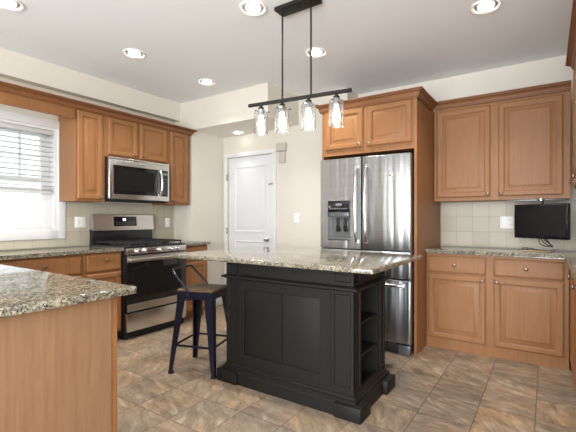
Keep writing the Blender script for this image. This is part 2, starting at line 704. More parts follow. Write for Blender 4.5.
def slab_drawer(x0, x1, z0, z1, yb, t=0.02):
    return rings_rect(NB(), x0, x1, z0, z1, yb, [(0, 0), (0, t - 0.007), (0.004, t - 0.004), (0.012, t - 0.002), (0.014, t)])


def knob_bm(x, y, z, s=1.0):
    """round cabinet knob sticking out towards -y from (x, y, z)"""
    return lathe(NB(), [(0.006 * s, 0), (0.006 * s, 0.010 * s), (0.012 * s, 0.014 * s), (0.0155 * s, 0.019 * s),
                        (0.0145 * s, 0.024 * s), (0.008 * s, 0.0275 * s), (0.001, 0.028 * s)], (x, y, z), 'Y', 16)


R_LEFT = PI / 2      # things on the left wall: local x runs along +y, fronts face +x
R_RIGHT = -PI / 2    # things on the right wall: local x runs along -y, fronts face -x

# ------------------------------------------------------------------ the setting
XW, YB, H = 4.60, 4.849, 2.7025
Y0 = -2.5
YD = 4.497
struct('floor', bx(-0.15, 6.2, Y0, YB + 0.12, -0.10, 0.0), M['floor'], smooth=False)
struct('ceiling', bx(-0.15, 6.2, Y0, YB + 0.12, H, H + 0.10), M['ceiling'], smooth=False)
# left wall with the window opening
WY0, WY1, WZ0, WZ1 = 1.12, 2.424, 1.075, 2.105
b = NB()
box(b, -0.15, 0, Y0, WY0, 0, H)
box(b, -0.15, 0, WY1, YB + 0.12, 0, H)
box(b, -0.15, 0, WY0, WY1, 0, WZ0)
box(b, -0.15, 0, WY0, WY1, WZ1, H)
struct('wall_left', b, M['wall'], smooth=False)
struct('wall_back', bx(0, 6.2, YB, YB + 0.12, 0, H), M['wall'], smooth=False)
struct('wall_right', bx(XW, XW + 0.12, 2.0, YB, 0, H), M['wall'], smooth=False)
struct('wall_front_added', bx(-0.15, 2.2, Y0 - 0.12, Y0, 0, H), M['wall'], smooth=False)  # unseen wall added so the refrigerator reflects it instead of bright sky
b = NB()
box(b, XW + 0.121, 6.2, 2.0, 2.12, 0, H)
box(b, 6.2, 6.32, Y0, 2.12, 0, H)
struct('wall_right_added', b, M['wall'], smooth=False)  # unseen walls added to block sky light from the open right side
struct('wall_alcove', bx(0, 0.307, 3.915, YD, 0, 2.336), M['wall'], smooth=False)
# closet front with the door opening
DX0, DX1, DZ = 0.387, 1.164, 2.035
b = NB()
box(b, 0, DX0 - 0.004, YD, YD + 0.11, 0, 2.336)
box(b, DX1 + 0.004, 1.48, YD, YD + 0.11, 0, 2.336)
box(b, DX0 - 0.004, DX1 + 0.004, YD, YD + 0.11, DZ + 0.004, 2.336)
struct('wall_closet', b, M['wall'], smooth=False)
struct('wall_partition', bx(1.475, 2.125, 4.44, YB, 0, 2.335), M['wall'], smooth=False)
struct('trim_1', prism([(0, 3.901), (1.5306, 3.901), (1.5306, 4.54), (2.190, 4.54), (2.190, YB), (0, YB)], 2.342, H), M['wall'], smooth=False)
struct('ceiling_alcove', prism([(0, 3.902), (1.530, 3.902), (1.530, 4.54), (2.190, 4.54), (2.190, YB), (0, YB)], 2.3357, 2.3419), M['alcove_ceiling'], smooth=False)       # dropped soffit over the door alcove
struct('trim_2', bx(0, 0.102, Y0, 3.901, 2.476, H), M['wall'], smooth=False)          # slim soffit over the left cabinets
# tiled splashbacks
b = NB()
box(b, 0, 0.008, 0.85, WY0 - 0.066, 0.918, 1.372)
box(b, 0, 0.008, WY0 - 0.066, WY1 + 0.068, 0.918, WZ0 - 0.077)
box(b, 0, 0.008, WY1 + 0.068, 3.868, 0.918, 1.372)
struct('trim_3', b, M['tile_y'], smooth=False)
struct('trim_4', bx(3.149, XW, YB - 0.008, YB, 0.918, 1.372), M['tile_x'], smooth=False)
struct('trim_5', bx(XW - 0.008, XW, 2.2, YB - 0.008, 0.918, 1.372), M['tile_y'], smooth=False)
struct('baseboard_back', bx(1.475, 2.19, 4.428, 4.44, 0, 0.10, bev=0.003), M['white'])
struct('baseboard_alcove', bx(0.307, 0.319, 3.95, YD, 0, 0.10, bev=0.003), M['white'])
struct('baseboard_closet', bx(1.24, 1.474, YD - 0.012, YD, 0, 0.10, bev=0.003), M['white'])

# ---- closet door
dr = bpy.data.objects.new('door_1', None)
dr.location = (DX0, YD, 0)
dr['kind'] = 'structure'
COL.objects.link(dr)
dw = DX1 - DX0
b = NB()
box(b, -0.068, 0.006, -0.018, 0.0, 0, DZ + 0.006, bev=0.004)
box(b, dw - 0.006, dw + 0.060, -0.018, 0.0, 0, DZ + 0.006, bev=0.004)
box(b, -0.068, dw + 0.060, -0.018, 0.0, DZ + 0.006, DZ + 0.062, bev=0.004)
obj('casing', b, M['white'], dr)
b = bx(0.003, dw - 0.003, 0.014, 0.045, 0.008, DZ)
for z0, z1 in ((1.02, 1.905), (0.24, 0.90)):
    rings_rect(b, 0.125, dw - 0.125, z0, z1, 0.014, [(0, 0), (0.002, 0.010), (0.012, 0.009), (0.020, 0.001), (0.034, 0.0005), (0.066, 0.009), (0.074, 0.009)], back=False)
obj('door_slab', b, M['door_white'], dr)
for hz in (1.77, 1.03, 0.28):
    obj('hinge', lathe(NB(), [(0.010, -0.045), (0.010, 0.045)], (0.004, -0.020, hz), 'Z', 10), M['nickel'], dr)
obj('door_knob', lathe(NB(), [(0.032, 0), (0.030, 0.006), (0.012, 0.008), (0.011, 0.030), (0.026, 0.040), (0.029, 0.052), (0.020, 0.062), (0.002, 0.064)],
                       (0.685, 0.014, 0.93), 'Y', 20), M['chrome'], dr)
obj('viewer', lathe(NB(), [(0.008, 0), (0.008, 0.004), (0.002, 0.005)], (0.40, 0.014, 1.69), 'Y', 10), M['nickel'], dr)
b = bx(dw - 0.07, dw - 0.008, -0.004, 0.012, 1.635, 1.655, bev=0.003)
box(b, dw - 0.002, dw + 0.02, -0.030, -0.018, 1.630, 1.662, bev=0.003)
obj('latch', b, M['chrome'], dr)

# ---- window with its casing, sashes and panes
wn = bpy.data.objects.new('window_1', None)
wn.location = (0, WY0, 0)
wn.rotation_euler = (0, 0, R_LEFT)
wn['kind'] = 'structure'
COL.objects.link(wn)
ww = WY1 - WY0
b = NB()
for (x0, x1, z0, z1) in ((-0.066, 0.004, WZ0 - 0.077, WZ1 + 0.072), (ww - 0.004, ww + 0.066, WZ0 - 0.077, WZ1 + 0.072),
                         (0.004, ww - 0.004, WZ1 - 0.004, WZ1 + 0.072), (0.004, ww - 0.004, WZ0 - 0.077, WZ0 + 0.004)):
    box(b, x0, x1, -0.020, -0.0005, z0, z1, bev=0.004)
obj('casing', b, M['white'], wn)
b = NB()
for (x0, x1, z0, z1) in ((0.0, 0.035, WZ0, WZ1), (ww - 0.035, ww, WZ0, WZ1), (0.035, ww - 0.035, WZ1 - 0.03, WZ1), (0.035, ww - 0.035, WZ0, WZ0 + 0.03)):
    box(b, x0, x1, 0.0, 0.148, z0, z1)
obj('jamb', b, M['white'], wn)


def sash(name, z0, z1, y, muntins):
    x0, x1 = 0.036, ww - 0.036
    fr = NB()
    box(fr, x0, x0 + 0.085, y, y + 0.035, z0, z1, bev=0.003)
    box(fr, x1 - 0.085, x1, y, y + 0.035, z0, z1, bev=0.003)
    box(fr, x0 + 0.085, x1 - 0.085, y, y + 0.035, z1 - 0.045, z1, bev=0.003)
    box(fr, x0 + 0.085, x1 - 0.085, y, y + 0.035, z0, z0 + 0.045, bev=0.003)
    if muntins:
        gx0, gx1 = x0 + 0.085, x1 - 0.085
        k = 6
        for i in range(1, k):
            xx = gx1 - i * (gx1 - gx0) / k
            box(fr, xx - 0.009, xx + 0.009, y + 0.008, y + 0.027, z0 + 0.045, z1 - 0.045)
        zz = (z0 + z1) / 2
        box(fr, gx0, gx1, y + 0.008, y + 0.027, zz - 0.009, zz + 0.009)
    f = obj(name, fr, M['white'], wn)
    obj('pane', bx(x0 + 0.08, x1 - 0.08, y + 0.015, y + 0.020, z0 + 0.04, z1 - 0.04), M['pane'], f)


sash('upper_sash', 1.56, WZ1 - 0.031, 0.095, True)
sash('lower_sash', WZ0 + 0.031, 1.60, 0.056, False)

# ------------------------------------------------------------------ outside the window
bl = NB()
for i in range(22):
    z = -0.4 + i * 0.18
    vs = [bl.verts.new(c) for c in ((-2.42, -1.5, z), (-2.42, 6.0, z), (-2.44, 6.0, z + 0.182), (-2.44, -1.5, z + 0.182),
                                    (-2.60, -1.5, z), (-2.60, 6.0, z), (-2.60, 6.0, z + 0.182), (-2.60, -1.5, z + 0.182))]
    for f in ((0, 1, 2, 3), (7, 6, 5, 4), (0, 4, 5, 1), (3, 2, 6, 7), (0, 3, 7, 4), (1, 5, 6, 2)):
        bl.faces.new([vs[k] for k in f])
tag(obj('house_siding', bl, M['siding'], smooth=False), 'white lap siding of the house next door, seen through the window', 'siding')

# ---- venetian blind inside the window
bd = thing('venetian_blind', 'white slatted blind lowered over the upper half of the window', 'blind', (0, WY0, 0), R_LEFT)
bz0 = 1.445
obj('headrail', bx(0.038, ww - 0.038, 0.004, 0.046, 2.030, 2.072, bev=0.003), M['blind'], bd)
pitch, nsl = 0.0485, 12
for i in range(nsl):
    z = 2.005 - i * pitch
    if z < 1.50:
        break
    s = bar(NB(), (0.040, 0.025, z), (ww - 0.040, 0.025, z), 0.048, 0.0030, up=(0, 0.10, 1))
    obj('slat', s, M['blind'], bd)
st = NB()
for i in range(4):
    box(st, 0.040, ww - 0.040, 0.002, 0.050, bz0 + 0.024 + i * 0.007, bz0 + 0.0275 + i * 0.007)
tag(obj('stacked_slats', st, M['blind'], bd), kind='stuff')
obj('bottom_rail', bx(0.039, ww - 0.039, 0.002, 0.050, bz0, bz0 + 0.022, bev=0.003), M['blind'], bd)
for xx in (0.16, 0.65, ww - 0.16):
    obj('ladder_tape', bx(xx - 0.004, xx + 0.004, 0.0002, 0.0014, bz0 + 0.02, 2.04), M['blind'], bd)
tl = thing('blind_pull_cord', 'thin white pull cord hanging below the blind', 'cord', (0, WY0, 0), R_LEFT)
obj('cord', tube(NB(), [(ww - 0.262, -0.005, 2.02), (ww - 0.262, -0.006, 1.5), (ww - 0.255, -0.006, 1.3), (ww - 0.25, -0.006, 1.19)], 0.0016, 6), M['cord'], tl)
obj('tassel', lathe(NB(), [(0.003, 0.02), (0.006, 0), (0.006, -0.02), (0.001, -0.022)], (ww - 0.25, -0.0065, 1.175), 'Z', 8), M['cord'], tl)


# ------------------------------------------------------------------ cabinets
def wall_cab(name, label, y0, y1, z0, z1, depth, doors, rz, loc, mat, knobs):
    t = thing(name, label, 'cabinet', loc, rz)
    obj('body', bx(y0, y1, -depth, -0.001, z0, z1, bev=0.0015, seg=1), mat, t)
    for (x0, x1, dz0, dz1), (kx, kz) in zip(doors, knobs):
        d = obj('door', raised_door(x0, x1, dz0, dz1, -depth - 0.001), mat, t)
        obj('knob', knob_bm(kx, -depth - 0.021, kz), M['nickel'], d)
    return t


LW = (0, 0, 0)
wall_cab('wall_cabinet', 'tall narrow wooden wall cabinet between the window and the microwave', 2.425, 2.734, 1.372, 2.275, 0.31,
         [(2.449, 2.706, 1.392, 2.255)], R_LEFT, LW, M['wood'], [(2.682, 1.415)])
wall_cab('wall_cabinet', 'short two-door wooden wall cabinet directly above the microwave', 2.735, 3.536, 1.842, 2.275, 0.31,
         [(2.766, 3.112, 1.864, 2.255), (3.142, 3.513, 1.864, 2.255)], R_LEFT, LW, M['wood'], [(3.074, 1.890), (3.180, 1.890)])
wall_cab('wall_cabinet', 'narrow wooden wall cabinet right of the microwave, last one before the door alcove', 3.537, 3.864, 1.372, 2.275, 0.31,
         [(3.562, 3.836, 1.392, 2.255)], R_LEFT, LW, M['wood'], [(3.590, 1.415)])
tag(obj('valance_board', bx(0.308, 0.330, 0.9, 2.424, 2.156, 2.275, bev=0.002), M['wood']),
    'wooden valance board bridging over the window blind', 'valance')
tag(obj('crown_molding', sweep([(0.332, 0.9), (0.332, 3.866), (0.002, 3.866)], crown_prof(2.258, 2.322, 0.062)), M['crown']),
    'wooden crown molding along the top of the left wall cabinets and window valance', 'molding')


def base_cab(name, label, x0, x1, depth, loc, rz, mat, drawers, doors, toe=0.095, toe_in=0.004, ztop=0.882, front_gap=None):
    t = thing(name, label, 'cabinet', loc, rz)
    obj('body', bx(x0, x1, -depth, -0.012, toe, ztop, bev=0.0015, seg=1), mat, t)
    obj('toe_board', bx(x0, x1, -depth + toe_in, -0.02, 0.001, toe), mat, t)
    for (a, b_, z0, z1, kx, kz) in drawers:
        d = obj('drawer', slab_drawer(a, b_, z0, z1, -depth - 0.001), mat, t)
        obj('knob', knob_bm(kx, -depth - 0.021, kz), M['nickel'], d)
    for (a, b_, z0, z1, kx, kz) in doors:
        d = obj('door', raised_door(a, b_, z0, z1, -depth - 0.001), mat, t)
        obj('knob', knob_bm(kx, -depth - 0.021, kz), M['nickel'], d)
    return t


base_cab('base_cabinet', 'wooden sink base cabinet with one long drawer front under the window', 1.50, 2.354, 0.60, LW, R_LEFT, M['wood'],
         [(1.62, 2.330, 0.705, 0.862, 2.016, 0.80)], [(1.62, 1.965, 0.12, 0.685, 1.93, 0.645), (1.985, 2.330, 0.12, 0.685, 2.02, 0.645)], toe_in=0.07)
base_cab('base_cabinet', 'narrow wooden drawer base cabinet just left of the gas range', 2.356, 2.733, 0.60, LW, R_LEFT, M['wood'],
         [(2.380, 2.722, 0.705, 0.862, 2.56, 0.804)], [(2.380, 2.722, 0.12, 0.685, 2.695, 0.655)], toe_in=0.07)
base_cab('base_cabinet', 'narrow wooden base cabinet right of the gas range, behind the stool', 3.502, 3.898, 0.60, LW, R_LEFT, M['wood'],
         [(3.530, 3.872, 0.705, 0.862, 3.70, 0.79)], [(3.530, 3.872, 0.12, 0.685, 3.565, 0.655)], toe_in=0.07)
tag(obj('countertop', bx(0.010, 0.645, 3.500, 3.910, 0.883, 0.915, bev=0.006), M['granite']),
    'short piece of granite worktop right of the gas range', 'countertop')
# left run and peninsula share one granite top
tag(obj('countertop', prism([(0.010, 0.74), (2.659, 0.74), (2.659, 1.475), (0.645, 1.475), (0.645, 2.734), (0.010, 2.734)], 0.883, 0.915, bev=0.007, seg=3), M['granite']),
    'big speckled granite worktop under the window that wraps onto the near peninsula', 'countertop')

pn = thing('peninsula_cabinet', 'peninsula cabinet with a plain wood end panel in the near left corner', 'cabinet', (0, 0, 0))
obj('body', bx(0.012, 2.60, 0.80, 1.365, 0.002, 0.882), M['wood'], pn)
obj('end_panel', bx(2.601, 2.617, 0.78, 1.385, 0.002, 0.882, bev=0.001, seg=1), M['wood_light'], pn)
obj('corner_post', bx(2.570, 2.610, 1.386, 1.416, 0.002, 0.882, bev=0.003), M['wood'], pn)

# ---- right (fridge wall) cabinets
wall_cab('wall_cabinet', 'large two-door wooden wall cabinet above the television', 3.146, 4.258, 1.372, 2.300, 0.31,
         [(3.173, 3.652, 1.406, 2.262), (3.717, 4.207, 1.406, 2.262)], 0.0, (0, YB, 0), M['wood'], [(3.630, 1.432), (3.745, 1.432)])
tag(obj('crown_molding', sweep([(3.158, YB - 0.332), (4.262, YB - 0.332)], crown_prof(2.285, 2.352, 0.060)), M['crown']),
    'wooden crown molding on top of the wall cabinet above the television', 'molding')
base_cab('base_cabinet', 'two-door two-drawer wooden base cabinet right of the refrigerator', 3.146, 4.237, 0.609, (0, YB, 0), 0.0, M['wood'],
         [(3.165, 3.650, 0.705, 0.855, 3.397, 0.782), (3.710, 4.205, 0.705, 0.855, 3.949, 0.784)],
         [(3.165, 3.650, 0.100, 0.688, 3.620, 0.657), (3.710, 4.205, 0.100, 0.688, 3.735, 0.655)], toe_in=0.001)
tag(obj('countertop', prism([(3.146, YB - 0.010), (3.146, YB - 0.655), (4.212, YB - 0.655), (4.212, 2.25), (XW - 0.010, 2.25), (XW - 0.010, YB - 0.010)],
                            0.883, 0.915, bev=0.006), M['granite']),
    'granite worktop under the television, right of the refrigerator', 'countertop')

# ---- right wall run, only its edge shows
t = thing('base_cabinet', 'wooden base cabinet run at the far right edge, facing left', 'cabinet', (XW, YB - 0.64, 0), R_RIGHT)
obj('body', bx(0.0, 1.95, -0.345, -0.012, 0.095, 0.882), M['wood'], t)
obj('toe_board', bx(0.0, 1.95, -0.30, -0.02, 0.001, 0.095), M['wood'], t)
for k in range(4):
    d = obj('door', raised_door(0.06 + k * 0.47, 0.50 + k * 0.47, 0.12, 0.86, -0.346, t=0.016), M['wood'], t)
    obj('knob', knob_bm(0.46 + k * 0.47, -0.362, 0.80), M['nickel'], d)
t = thing('wall_cabinet', 'taller wooden wall cabinet at the far right edge, facing left', 'cabinet', (XW, 4.05, 0), R_RIGHT)
obj('body', bx(0.0, 1.75, -0.325, -0.009, 1.40, 2.33), M['wood'], t)
for k in range(4):
    d = obj('door', raised_door(0.02 + k * 0.43, 0.43 + k * 0.43, 1.42, 2.30, -0.326), M['wood'], t)
    obj('knob', knob_bm(0.05 + k * 0.43, -0.346, 1.47), M['nickel'], d)
tag(obj('crown_molding', sweep([(XW - 0.010, 4.056), (XW - 0.330, 4.056), (XW - 0.330, 2.28)], crown_prof(2.305, 2.375, 0.060)), M['crown']),
    'wooden crown molding at the top right edge, on the taller wall cabinet', 'molding')

# ------------------------------------------------------------------ refrigerator and its surround
FY = 3.848
fc = thing('refrigerator_cabinet', 'wooden surround with a two-door cabinet over the refrigerator', 'cabinet', (0, 0, 0))
obj('side_panel', bx(3.118, 3.142, 3.930, YB - 0.002, 0.001, 2.275, bev=0.001, seg=1), M['wood'], fc)
obj('side_panel', bx(2.196, 2.214, 3.930, YB - 0.002, 0.001, 2.275, bev=0.001, seg=1), M['wood'], fc)
obj('body', bx(2.215, 3.117, 3.932, YB - 0.002, 1.822, 2.275), M['wood'], fc)
for (x0, x1, kx) in ((2.240, 2.640, 2.612), (2.678, 3.100, 2.706)):
    d = obj('door', raised_door(x0, x1, 1.880, 2.258, 3.931), M['wood'], fc)
    obj('knob', knob_bm(kx, 3.911, 1.908), M['nickel'], d)
obj('crown', sweep([(2.194, YB - 0.004), (2.194, 3.928), (3.144, 3.928), (3.144, YB - 0.395)], crown_prof(2.262, 2.338, 0.055)), M['crown'], fc)

fr = thing('refrigerator', 'stainless steel french door refrigerator with ice dispenser', 'refrigerator', (2.222, FY, 0))
fw = 0.890
obj('body', bx(0.004, fw - 0.004, 0.062, 0.80, 0.03, 1.765, bev=0.004), M['black'], fr)
obj('toe_grille', bx(0.02, fw - 0.12, 0.03, 0.06, 0.012, 0.088, bev=0.003), M['dark_gap'], fr)
obj('foot_cover', bx(fw - 0.115, fw - 0.010, 0.012, 0.06, 0.004, 0.085, bev=0.006), M['dispenser'], fr)
obj('foot_cover', bx(0.010, 0.115, 0.012, 0.06, 0.004, 0.085, bev=0.006), M['dispenser'], fr)


def fridge_panel(name, x0, x1, z0, z1, hole=None):
    if hole is None:
        bm = bx(x0, x1, 0.0, 0.058, z0, z1, bev=0.008, seg=3)
    else:
        a, c, e, g = hole
        bm = NB()
        box(bm, x0, a, 0.0, 0.058, z0, z1)
        box(bm, c, x1, 0.0, 0.058, z0, z1)
        box(bm, a, c, 0.0, 0.058, z0, e)
        box(bm, a, c, 0.0, 0.058, g, z1)
        box(bm, a, c, 0.045, 0.058, e, g)
        bmesh.ops.remove_doubles(bm, verts=bm.verts[:], dist=1e-5)
    return obj(name, bm, M['steel_f'], fr, smooth=hole is None)


def bowed_handle(pts, r, parent):
    return obj('handle', tube(NB(), pts, r, 12), M['handle'], parent)


ld = fridge_panel('door', 0.002, 0.431, 0.915, 1.776, (0.082, 0.322, 0.990, 1.372))
rd = fridge_panel('door', 0.439, fw, 0.915, 1.776)
md = fridge_panel('drawer', 0.002, fw, 0.668, 0.905)
bdw = fridge_panel('drawer', 0.002, fw, 0.100, 0.656)
for dd, hx in ((ld, 0.392), (rd, 0.490)):
    h = NB()
    n = 14
    pts = []
    for i in range(n + 1):
        s = i / n
        z = 0.985 + s * 0.70
        pts.append((hx, -0.022 - 0.034 * math.sin(PI * s) ** 0.5, z))
    tube(h, pts, [0.012 + 0.004 * math.sin(PI * i / n) for i in range(n + 1)], 12)
    for z in (0.987, 1.683):
        bar(h, (hx, 0.002, z), (hx, -0.026, z), 0.022, 0.026)
    obj('handle', h, M['handle'], dd)
for dd, z in ((md, 0.858), (bdw, 0.612)):
    h = NB()
    n = 14
    tube(h, [(0.07 + (fw - 0.14) * i / n, -0.022 - 0.030 * math.sin(PI * i / n) ** 0.4, z) for i in range(n + 1)], 0.014, 12)
    for x in (0.075, fw - 0.075):
        bar(h, (x, 0.002, z), (x, -0.026, z), 0.026, 0.026)
    obj('handle', h, M['handle'], dd)
# dispenser
dp = obj('dispenser', bx(0.084, 0.320, 0.040, 0.0445, 0.992, 1.370), M['dispenser'], fr)
tag(dp, 'dark grey dispenser recess')
obj('control_panel', bx(0.084, 0.320, -0.004, 0.040, 1.262, 1.370, bev=0.004), M['gloss_black'], dp)
obj('spout', bx(0.100, 0.304, 0.004, 0.038, 1.215, 1.262, bev=0.006), M['dispenser'], dp)
for x0 in (0.160, 0.238):
    obj('paddle', bx(x0, x0 + 0.050, 0.022, 0.038, 1.075, 1.205, bev=0.005), M['gloss_black'], dp)
obj('drip_tray', bx(0.086, 0.318, -0.002, 0.039, 0.994, 1.016, bev=0.004), M['dispenser'], dp)
for i in range(8):
    obj('key', bx(0.110 + i * 0.024, 0.122 + i * 0.024, -0.0055, -0.0042, 1.290, 1.300), M['display_dim'], dp)
obj('readout', bx(0.170, 0.235, -0.0055, -0.0042, 1.325, 1.345), M['display_dim'], dp)
obj('emblem', lathe(NB(), [(0.020, 0), (0.020, 0.003), (0.014, 0.0045), (0.001, 0.005)], (0.712, -0.0005, 1.600), 'Y', 20), M['chrome'], rd)

# ------------------------------------------------------------------ gas range
RY0, RY1 = 2.739, 3.494
rw = RY1 - RY0
rg = thing('gas_range', 'stainless steel and black gas range between the left cabinets', 'range', (0, RY0, 0), R_LEFT)
obj('body', bx(0.0, rw, -0.638, -0.012, 0.015, 0.905, bev=0.002), M['black'], rg)
obj('cooktop', bx(0.0, rw, -0.655, -0.075, 0.906, 0.922, bev=0.004), M['black'], rg)
bgd = NB()
# backguard: black riser, leaning steel panel above
box(bgd, 0.0, rw, -0.070, -0.012, 0.906, 1.085, bev=0.003)
obj('riser', bgd, M['black'], rg)
b = NB()
vs = []
for x in (0.0, rw):
    for (y, z) in ((-0.012, 1.070), (-0.098, 1.070), (-0.080, 1.240), (-0.060, 1.252), (-0.012, 1.252)):
        vs.append(b.verts.new((x, y, z)))
b.faces.new(vs[:5])
b.faces.new(vs[5:][::-1])
for i in range(5):
    b.faces.new([vs[i], vs[(i + 1) % 5], vs[5 + (i + 1) % 5], vs[5 + i]])
bg = obj('backguard', b, M['steel'], rg)
sl = lambda z: -0.098 + (z - 1.070) / 0.170 * 0.018
b = NB()
vs = [b.verts.new((x, sl(z) - o, z)) for o in (-0.001, 0.004) for x, z in ((0.235, 1.115), (0.520, 1.115), (0.520, 1.222), (0.235, 1.222))]
b.faces.new(vs[:4]); b.faces.new(vs[4:][::-1])
for i in range(4):
    b.faces.new([vs[i], vs[(i + 1) % 4], vs[4 + (i + 1) % 4], vs[4 + i]])
ck = obj('clock_panel', b, M['gloss_black'], rg)
obj('clock_digits', bx(0.345, 0.378, sl(1.19) - 0.0062, sl(1.19) - 0.0035, 1.178, 1.200), M['display'], ck)
for i in range(9):
    for j in range(2):
        x = 0.262 + i * 0.027
        z = 1.135 + j * 0.02
        obj('key', bx(x, x + 0.012, sl(z) - 0.0055, sl(z) - 0.003, z, z + 0.006), M['display_dim'], ck)
for k in range(3):
    g = NB()
    x0 = 0.030 + k * (rw - 0.06) / 3 + 0.003
    x1 = 0.030 + (k + 1) * (rw - 0.06) / 3 - 0.003
    for yy in (-0.625, -0.42, -0.30, -0.105):
        box(g, x0, x1, yy - 0.006, yy + 0.006, 0.945, 0.960)
    for xx in (x0 + 0.006, (x0 + x1) / 2, x1 - 0.006):
        box(g, xx - 0.006, xx + 0.006, -0.625, -0.105, 0.945, 0.960)
    for xx in (x0 + 0.006, x1 - 0.006):
        for yy in (-0.622, -0.108):
            box(g, xx - 0.006, xx + 0.006, yy - 0.006, yy + 0.006, 0.923, 0.946)
    obj('grate', g, M['iron'], rg, smooth=False)
for (bx_, by_, r) in ((0.15, -0.50, 0.05), (0.15, -0.23, 0.04), (rw / 2, -0.36, 0.055), (rw - 0.15, -0.50, 0.045), (rw - 0.15, -0.23, 0.04)):
    obj('burner', lathe(NB(), [(r, 0.0), (r, 0.008), (r * 0.8, 0.010), (r * 0.78, 0.016), (0.002, 0.018)], (bx_, by_, 0.9225), 'Z', 20), M['iron'], rg)
cp = obj('control_panel', bx(0.004, rw - 0.004, -0.680, -0.640, 0.843, 0.904, bev=0.006), M['steel'], rg)
for y in (2.852, 2.939, 3.123, 3.281, 3.370):
    kb = lathe(NB(), [(0.027, 0), (0.027, 0.006), (0.022, 0.009), (0.020, 0.030), (0.016, 0.034), (0.001, 0.035)], (y - RY0, -0.681, 0.874), 'Y', 20)
    box(kb, y - RY0 - 0.004, y - RY0 + 0.004, -0.722, -0.714, 0.856, 0.892)
    obj('knob', kb, M['chrome'], cp)
od = obj('oven_door', bx(0.004, rw - 0.004, -0.680, -0.640, 0.275, 0.832, bev=0.005), M['gloss_black'], rg)
tag(od, 'black glass oven door')
obj('oven_window', bx(0.075, rw - 0.075, -0.6825, -0.680, 0.415, 0.700, bev=0.001, seg=1), M['tv'], od)
obj('door_rail', bx(0.006, rw - 0.006, -0.6850, -0.680, 0.765, 0.828, bev=0.001, seg=1), M['steel'], od)
obj('door_rail', bx(0.006, rw - 0.006, -0.6850, -0.680, 0.280, 0.352, bev=0.001, seg=1), M['steel'], od)
h = NB()
tube(h, [(0.03, -0.725, 0.792), (rw - 0.03, -0.725, 0.792)], 0.013, 14)
for x in (0.05, rw - 0.05):
    bar(h, (x, -0.684, 0.792), (x, -0.722, 0.792), 0.026, 0.020)
obj('handle', h, M['handle'], od)
dwr = obj('storage_drawer', bx(0.004, rw - 0.004, -0.680, -0.640, 0.080, 0.262, bev=0.005), M['steel'], rg)
obj('toe_panel', bx(0.02, rw - 0.02, -0.640, -0.620, 0.016, 0.074), M['dark_gap'], rg)
for x in (0.04, rw - 0.04):
    for y in (-0.58, -0.08):
        obj('foot', lathe(NB(), [(0.018, 0.0), (0.018, 0.0148)], (x, y, 0.0), 'Z', 12), M['dark_gap'], rg)

# ------------------------------------------------------------------ microwave
MY0, MY1 = 2.737, 3.497
mw = MY1 - MY0
mc = thing('microwave', 'stainless over-the-range microwave under the short wall cabinet', 'microwave', (0, MY0, 0), R_LEFT)
obj('body', bx(0.0, mw, -0.345, -0.009, 1.402, 1.838, bev=0.003), M['black'], mc)
obj('base_vent', bx(0.02, mw - 0.02, -0.335, -0.02, 1.386, 1.402), M['dark_gap'], mc)
fcm = obj('front_frame', bx(0.0, mw, -0.382, -0.346, 1.402, 1.815, bev=0.006, seg=3), M['steel'], mc)
obj('top_vent', bx(0.0, mw, -0.378, -0.346, 1.816, 1.838, bev=0.002), M['steel'], mc)
obj('door_glass', bx(0.045, 0.606, -0.3845, -0.382, 1.456, 1.757, bev=0.001, seg=1), M['gloss_black'], fcm)
scr = obj('screen', bx(0.085, 0.545, -0.3858, -0.3846, 1.492, 1.715), M['tv'], fcm)
kp = obj('control_panel', bx(0.612, 0.735, -0.3845, -0.382, 1.456, 1.757, bev=0.001, seg=1), M['gloss_black'], mc)
for i in range(3):
    for j in range(6):
        obj('key', bx(0.660 + i * 0.022, 0.671 + i * 0.022, -0.3856, -0.3844, 1.49 + j * 0.032, 1.497 + j * 0.032), M['display_dim'], kp)
obj('readout', bx(0.658, 0.722, -0.3856, -0.3844, 1.705, 1.728), M['display_dim'], kp)
h = NB()
n = 12
tube(h, [(0.622, -0.392 - 0.034 * math.sin(PI * i / n) ** 0.6, 1.462 + 0.285 * i / n) for i in range(n + 1)], [0.011 + 0.004 * math.sin(PI * i / n) for i in range(n + 1)], 12)
for z in (1.468, 1.741):
    bar(h, (0.622, -0.383, z), (0.622, -0.396, z), 0.022, 0.022)
obj('handle', h, M['handle'], fcm)
obj('name_badge', bx(0.335, 0.425, -0.3828, -0.3820, 1.778, 1.788), M['display_dim'], fcm)

# ------------------------------------------------------------------ island
X0, X1, Y0i, Y1i = 2.105, 3.130, 2.622, 3.158      # column faces
il = thing('kitchen_island', 'black painted kitchen island base with open shelves on its right end', 'island', (0, 0, 0))
IM = M['island']
b = NB()
# carcass: back, left half, core, bottom and top; the right end is an open bay
box(b, X0 + 0.012, 2.74, Y0i + 0.012, Y1i - 0.012, 0.095, 0.8825)
box(b, 2.74, X1 - 0.012, Y0i + 0.012, Y0i + 0.125, 0.095, 0.8825)
box(b, 2.74, X1 - 0.012, Y1i - 0.100, Y1i - 0.012, 0.095, 0.8825)
box(b, 2.74, X1 - 0.012, Y0i + 0.125, Y1i - 0.100, 0.095, 0.112)
box(b, 2.74, X1 - 0.012, Y0i + 0.125, Y1i - 0.100, 0.745, 0.8825)
obj('carcass', b, IM, il)
for z in (0.316, 0.522):
    obj('shelf', bx(2.742, X1 - 0.020, Y0i + 0.126, Y1i - 0.101, z, z + 0.018), IM, il)


def panel_face(x0, x1, z0, z1, y, fwid=0.020, t=0.014, dip=0.008):
    return rings_rect(NB(), x0, x1, z0, z1, y, [(0, 0), (0, t), (fwid, t), (fwid + 0.006, t - dip), (fwid + 0.012, t - dip)])


